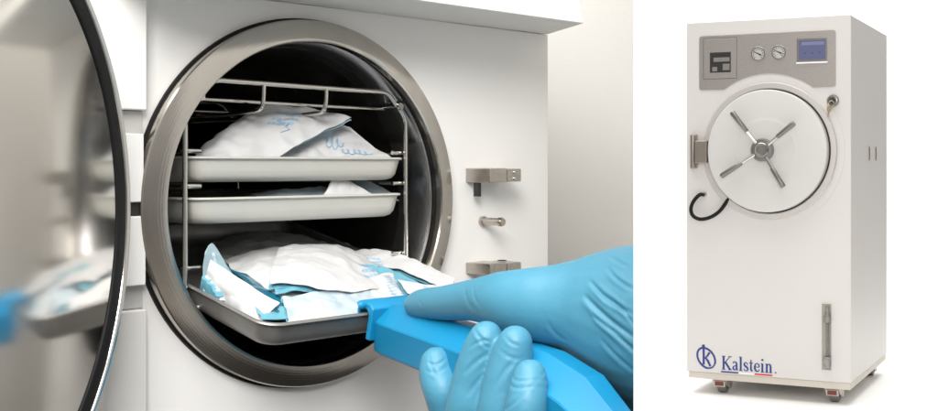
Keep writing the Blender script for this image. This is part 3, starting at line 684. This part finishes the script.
# lettering and emblem
y0_, y1_ = -.0016, -.0003
def glyphs(word, X0, X1, Z0, capH):
    G = {  # strokes in em units: (points, width)
     'K': (.74, [([(.14, 0), (.14, 1)], .13), ([(.16, .42), (.62, 1)], .055), ([(.28, .54), (.64, 0)], .13), ([(.02, .02), (.27, .02)], .045), ([(.02, .98), (.27, .98)], .045), ([(.50, .98), (.74, .98)], .045), ([(.50, .02), (.76, .02)], .045)]),
     'a': (.47, [([(.08, .52), (.12, .60), (.22, .635), (.30, .60), (.335, .50), (.335, .12), (.37, .04), (.45, .06)], [.11, .08, .06, .09, .115, .115, .09, .05]), ([(.33, .38), (.18, .32), (.09, .24), (.08, .12), (.15, .04), (.24, .05), (.33, .14)], [.05, .06, .09, .11, .09, .07, .05])]),
     'l': (.29, [([(.14, 0), (.14, 1.02)], .125), ([(.02, .02), (.27, .02)], .045), ([(.02, 1.0), (.14, 1.0)], .045)]),
     's': (.40, [([(.33, .46), (.30, .58), (.20, .635), (.11, .60), (.07, .50), (.12, .40), (.24, .31), (.33, .22), (.335, .11), (.27, .035), (.17, .02), (.09, .06), (.05, .19)], [.04, .06, .06, .08, .11, .12, .125, .12, .10, .07, .055, .06, .04])]),
     't': (.31, [([(.14, .86), (.14, .14), (.18, .045), (.29, .07)], [.06, .125, .10, .05]), ([(.01, .62), (.29, .62)], .05)]),
     'e': (.46, [([(.07, .36), (.41, .36)], .045), ([(.405, .37), (.38, .54), (.26, .64), (.13, .57), (.075, .38), (.09, .20), (.17, .07), (.28, .04), (.37, .10), (.42, .20)], [.08, .09, .055, .08, .12, .12, .10, .085, .06, .04])]),
     'i': (.29, [([(.14, 0), (.14, .64)], .125), ([(.02, .02), (.27, .02)], .045), ([(.03, .63), (.14, .63)], .045), ([(.14, .84), (.14, .97)], .13)]),
     'n': (.54, [([(.14, 0), (.14, .64)], .12), ([(.15, .50), (.24, .61), (.34, .625), (.405, .54), (.415, .42), (.415, 0)], [.05, .07, .09, .115, .12, .12]), ([(.02, .02), (.26, .02)], .045), ([(.30, .02), (.53, .02)], .045), ([(.03, .63), (.14, .63)], .045)]),
    }
    tot = sum(G[ch][0]+.03 for ch in word); k = (X1-X0)/tot; x = X0; m = MB(); n = 0
    for ch in word:
        adv, st_ = G[ch]
        for pts, w in st_:
            n += 1; ws = [q*k*1.08 for q in w] if isinstance(w, list) else w*k*1.08
            m.ribbon([(x+px*k, Z0+pz_*capH) for px, pz_ in pts], ws, y0_-.00002*(n % 9), y1_)
        x += (adv+.03)*k
    return m
tx0, tz0 = cab(723.2, 372.2); tx1, tz1 = cab(774.2, 373.2); _, tzt = cab(725, 358.6)
glyphs('Kalstein', tx0, tx1, tz0, tzt-tz0).build('lettering', M['navy'], fc, smooth=0)
ua = cab(722.5, 373.8); ub = cab(740, 374.2); uc = cab(756, 374.4); ud = cab(774, 375)
for nm, p_, q_, mt in (('blue_underline', ua, ub, 'navy'), ('white_underline', ub, uc, 'white'), ('red_underline', uc, ud, 'red')):
    MB().box(p_[0], q_[0], y0_, y1_, ua[1]-.0060, ua[1]).build(nm, M[mt], fc, smooth=0)
rx, rz = cab(777, 374); MB().lathe([(.0040, -.0003), (.0040, -.0014), (.0024, -.0014), (.0024, -.0003)], c=(rx, 0, rz), n=16, closed=True).build('registered_mark', M['navy'], fc, smooth=0)
# emblem: tilted ellipse with a slim k
ex0, ez0 = cab(707.6, 361.2)
m = MB()
for (ra, rb, tl, w_, a0, a1) in ((.037, .050, -38, .0085, -60, 235), (.036, .049, -38, .0062, 235, 305)):
    pts = []
    for i in range(41):
        q = R(a0+(a1-a0)*i/40); xx, zz = ra*math.cos(q), rb*math.sin(q); c_, s_ = math.cos(R(-tl)), math.sin(R(-tl)); pts.append((ex0+xx*c_-zz*s_, ez0+xx*s_+zz*c_))
    m.ribbon(pts, w_, y0_, y1_)
kx = ex0-.010
m.ribbon([(kx-.010, ez0+.052), (kx-.002, ez0+.060), (kx-.002, ez0-.030)], [.004, .010, .0095], y0_-.0003, y1_)
m.ribbon([(kx+.002, ez0-.002), (kx+.014, ez0+.008), (kx+.026, ez0+.026)], [.005, .0075, .010], y0_-.0005, y1_)
m.ribbon([(kx+.006, ez0+.002), (kx+.018, ez0-.012), (kx+.030, ez0-.036)], [.006, .0100, .0085], y0_-.0007, y1_)
m.build('emblem', M['navy'], fc, smooth=0)
# castors
def caster(px, py, name='castor', label=None):
    zc_ = .036
    c = MB(); c.box(px-.035, px+.035, py-.040, py+.045, zbot-.0180, zbot-.0125)
    for sx in (-1, 1):
        poly = [(py-.040, zbot-.018), (py+.036, zbot-.018), (py+.052, .050), (py+.046, .022), (py+.020, .020), (py-.030, .046)]
        c.loft([[(px+sx*.030+d_, y_, z_) for y_, z_ in poly] for d_ in (-.003, .003)])
    c.box(px-.0265, px+.0265, py-.043, py-.020, zbot-.045, zbot-.0185)
    co_ = c.build('castor', M['casterhood'], fc, bevel=.002)
    MB().lathe([(.0, -.022), (.026, -.022), (.034, -.018), (.036, -.010), (.036, .010), (.034, .018), (.026, .022), (0, .022)], c=(px, py+.020, .0365), axis='x', n=36).build('wheel', M['tyre'], co_)
    MB().lathe([(.0, -.0345), (.010, -.0345), (.010, .0345), (0, .0345)], c=(px, py+.020, .0365), axis='x', n=18).build('axle', M['chrome'], co_)
    MB().box(px-.020, px+.020, py-.047, py-.0435, zbot-.040, zbot-.022).build('brake_label', M['stopper'], co_)
caster(.150, .060); caster(CW-.085, .060); caster(CW-.070, CD-.10); caster(.090, CD-.10)

# studio sweep behind the cabinet
def sweep():
    prof = [(1.53, 0)]
    for k in range(17):
        q = R(90*k/16); prof.append((6.9+.9*math.sin(q), .9-.9*math.cos(q)))
    prof.append((7.8, 4.2))
    m = MB(); m.loft([[(x, y, z) for y, z in prof] for x in (-2.4, 2.7)], False, False, closed=False); return m
struct(sweep().build('studio_sweep', M['studio'], None, smooth=60))
struct(MB().box(-6, 6, -4, 1.529, -.02, -.004).build('floor', mat('floor_vinyl', (.30, .28, .26), .5, var=.1), None))

# ------------------------------------------------------------------ light
w = bpy.data.worlds.new('World'); scene.world = w; w.use_nodes = True; nt = w.node_tree
bg = nt.nodes['Background']; tc = nt.nodes.new('ShaderNodeTexCoord'); sp = nt.nodes.new('ShaderNodeSeparateXYZ'); nt.links.new(tc.outputs['Generated'], sp.inputs[0])
rp = nt.nodes.new('ShaderNodeValToRGB'); mr = nt.nodes.new('ShaderNodeMapRange'); mr.inputs['From Min'].default_value = -1; mr.inputs['From Max'].default_value = 1
nt.links.new(sp.outputs['Z'], mr.inputs['Value']); nt.links.new(mr.outputs[0], rp.inputs['Fac']); nt.links.new(rp.outputs['Color'], bg.inputs['Color'])
e = rp.color_ramp.elements; e[0].position = .30; e[0].color = (.05, .043, .038, 1); e[1].position = .62; e[1].color = (1, .97, .92, 1)
q_ = rp.color_ramp.elements.new(.9); q_.color = (2.0, 1.9, 1.76, 1)
bg.inputs['Strength'].default_value = .42
def area(name, loc, target, sx, sy, power, c=(1, .98, .955)):
    l = bpy.data.lights.new(name, 'AREA'); l.shape = 'RECTANGLE'; l.size = sx; l.size_y = sy; l.energy = power; l.color = c
    o = bpy.data.objects.new(name, l); col.objects.link(o); o.location = loc
    o.rotation_euler = (Vector(target)-Vector(loc)).to_track_quat('-Z', 'Y').to_euler(); return o
area('ceiling_lamp', (-.25, .25, 2.25), (-.15, .8, 1.0), 1.3, .9, 25)
area('bench_softbox', (.06, -1.1, 2.15), (-.15, .8, 1.0), 1.1, .9, 63)
area('overhead_softbox', (.45, 4.7, 3.9), (.7, 4.9, 0), 3.2, 2.6, 105, (1, .98, .96))
area('backdrop_softbox', (1.0, 5.9, 3.9), (1.0, 7.4, .9), 3.6, .8, 120, (1, 1, 1))
area('front_softbox', (.9, .5, 2.4), (.8, 5.0, 1.2), 1.2, 1.2, 16, (1, .97, .95))

# ------------------------------------------------------------------ camera
cd = bpy.data.cameras.new('Camera'); cam = bpy.data.objects.new('Camera', cd); col.objects.link(cam)
cam.location = (0, 0, CAMZ); cam.rotation_euler = (R(90), 0, 0)
cd.sensor_fit = 'HORIZONTAL'; cd.sensor_width = 36; cd.lens = FPX/938*36
cd.shift_x = (469-PX)/938; cd.shift_y = -(205.5-PY)/938
cd.clip_start = .02; cd.clip_end = 60
scene.camera = cam
scene.view_settings.view_transform = 'Standard'; scene.view_settings.look = 'None'; scene.view_settings.exposure = 0; scene.view_settings.gamma = 1
scene.cycles.max_bounces = 10; scene.cycles.use_denoising = True
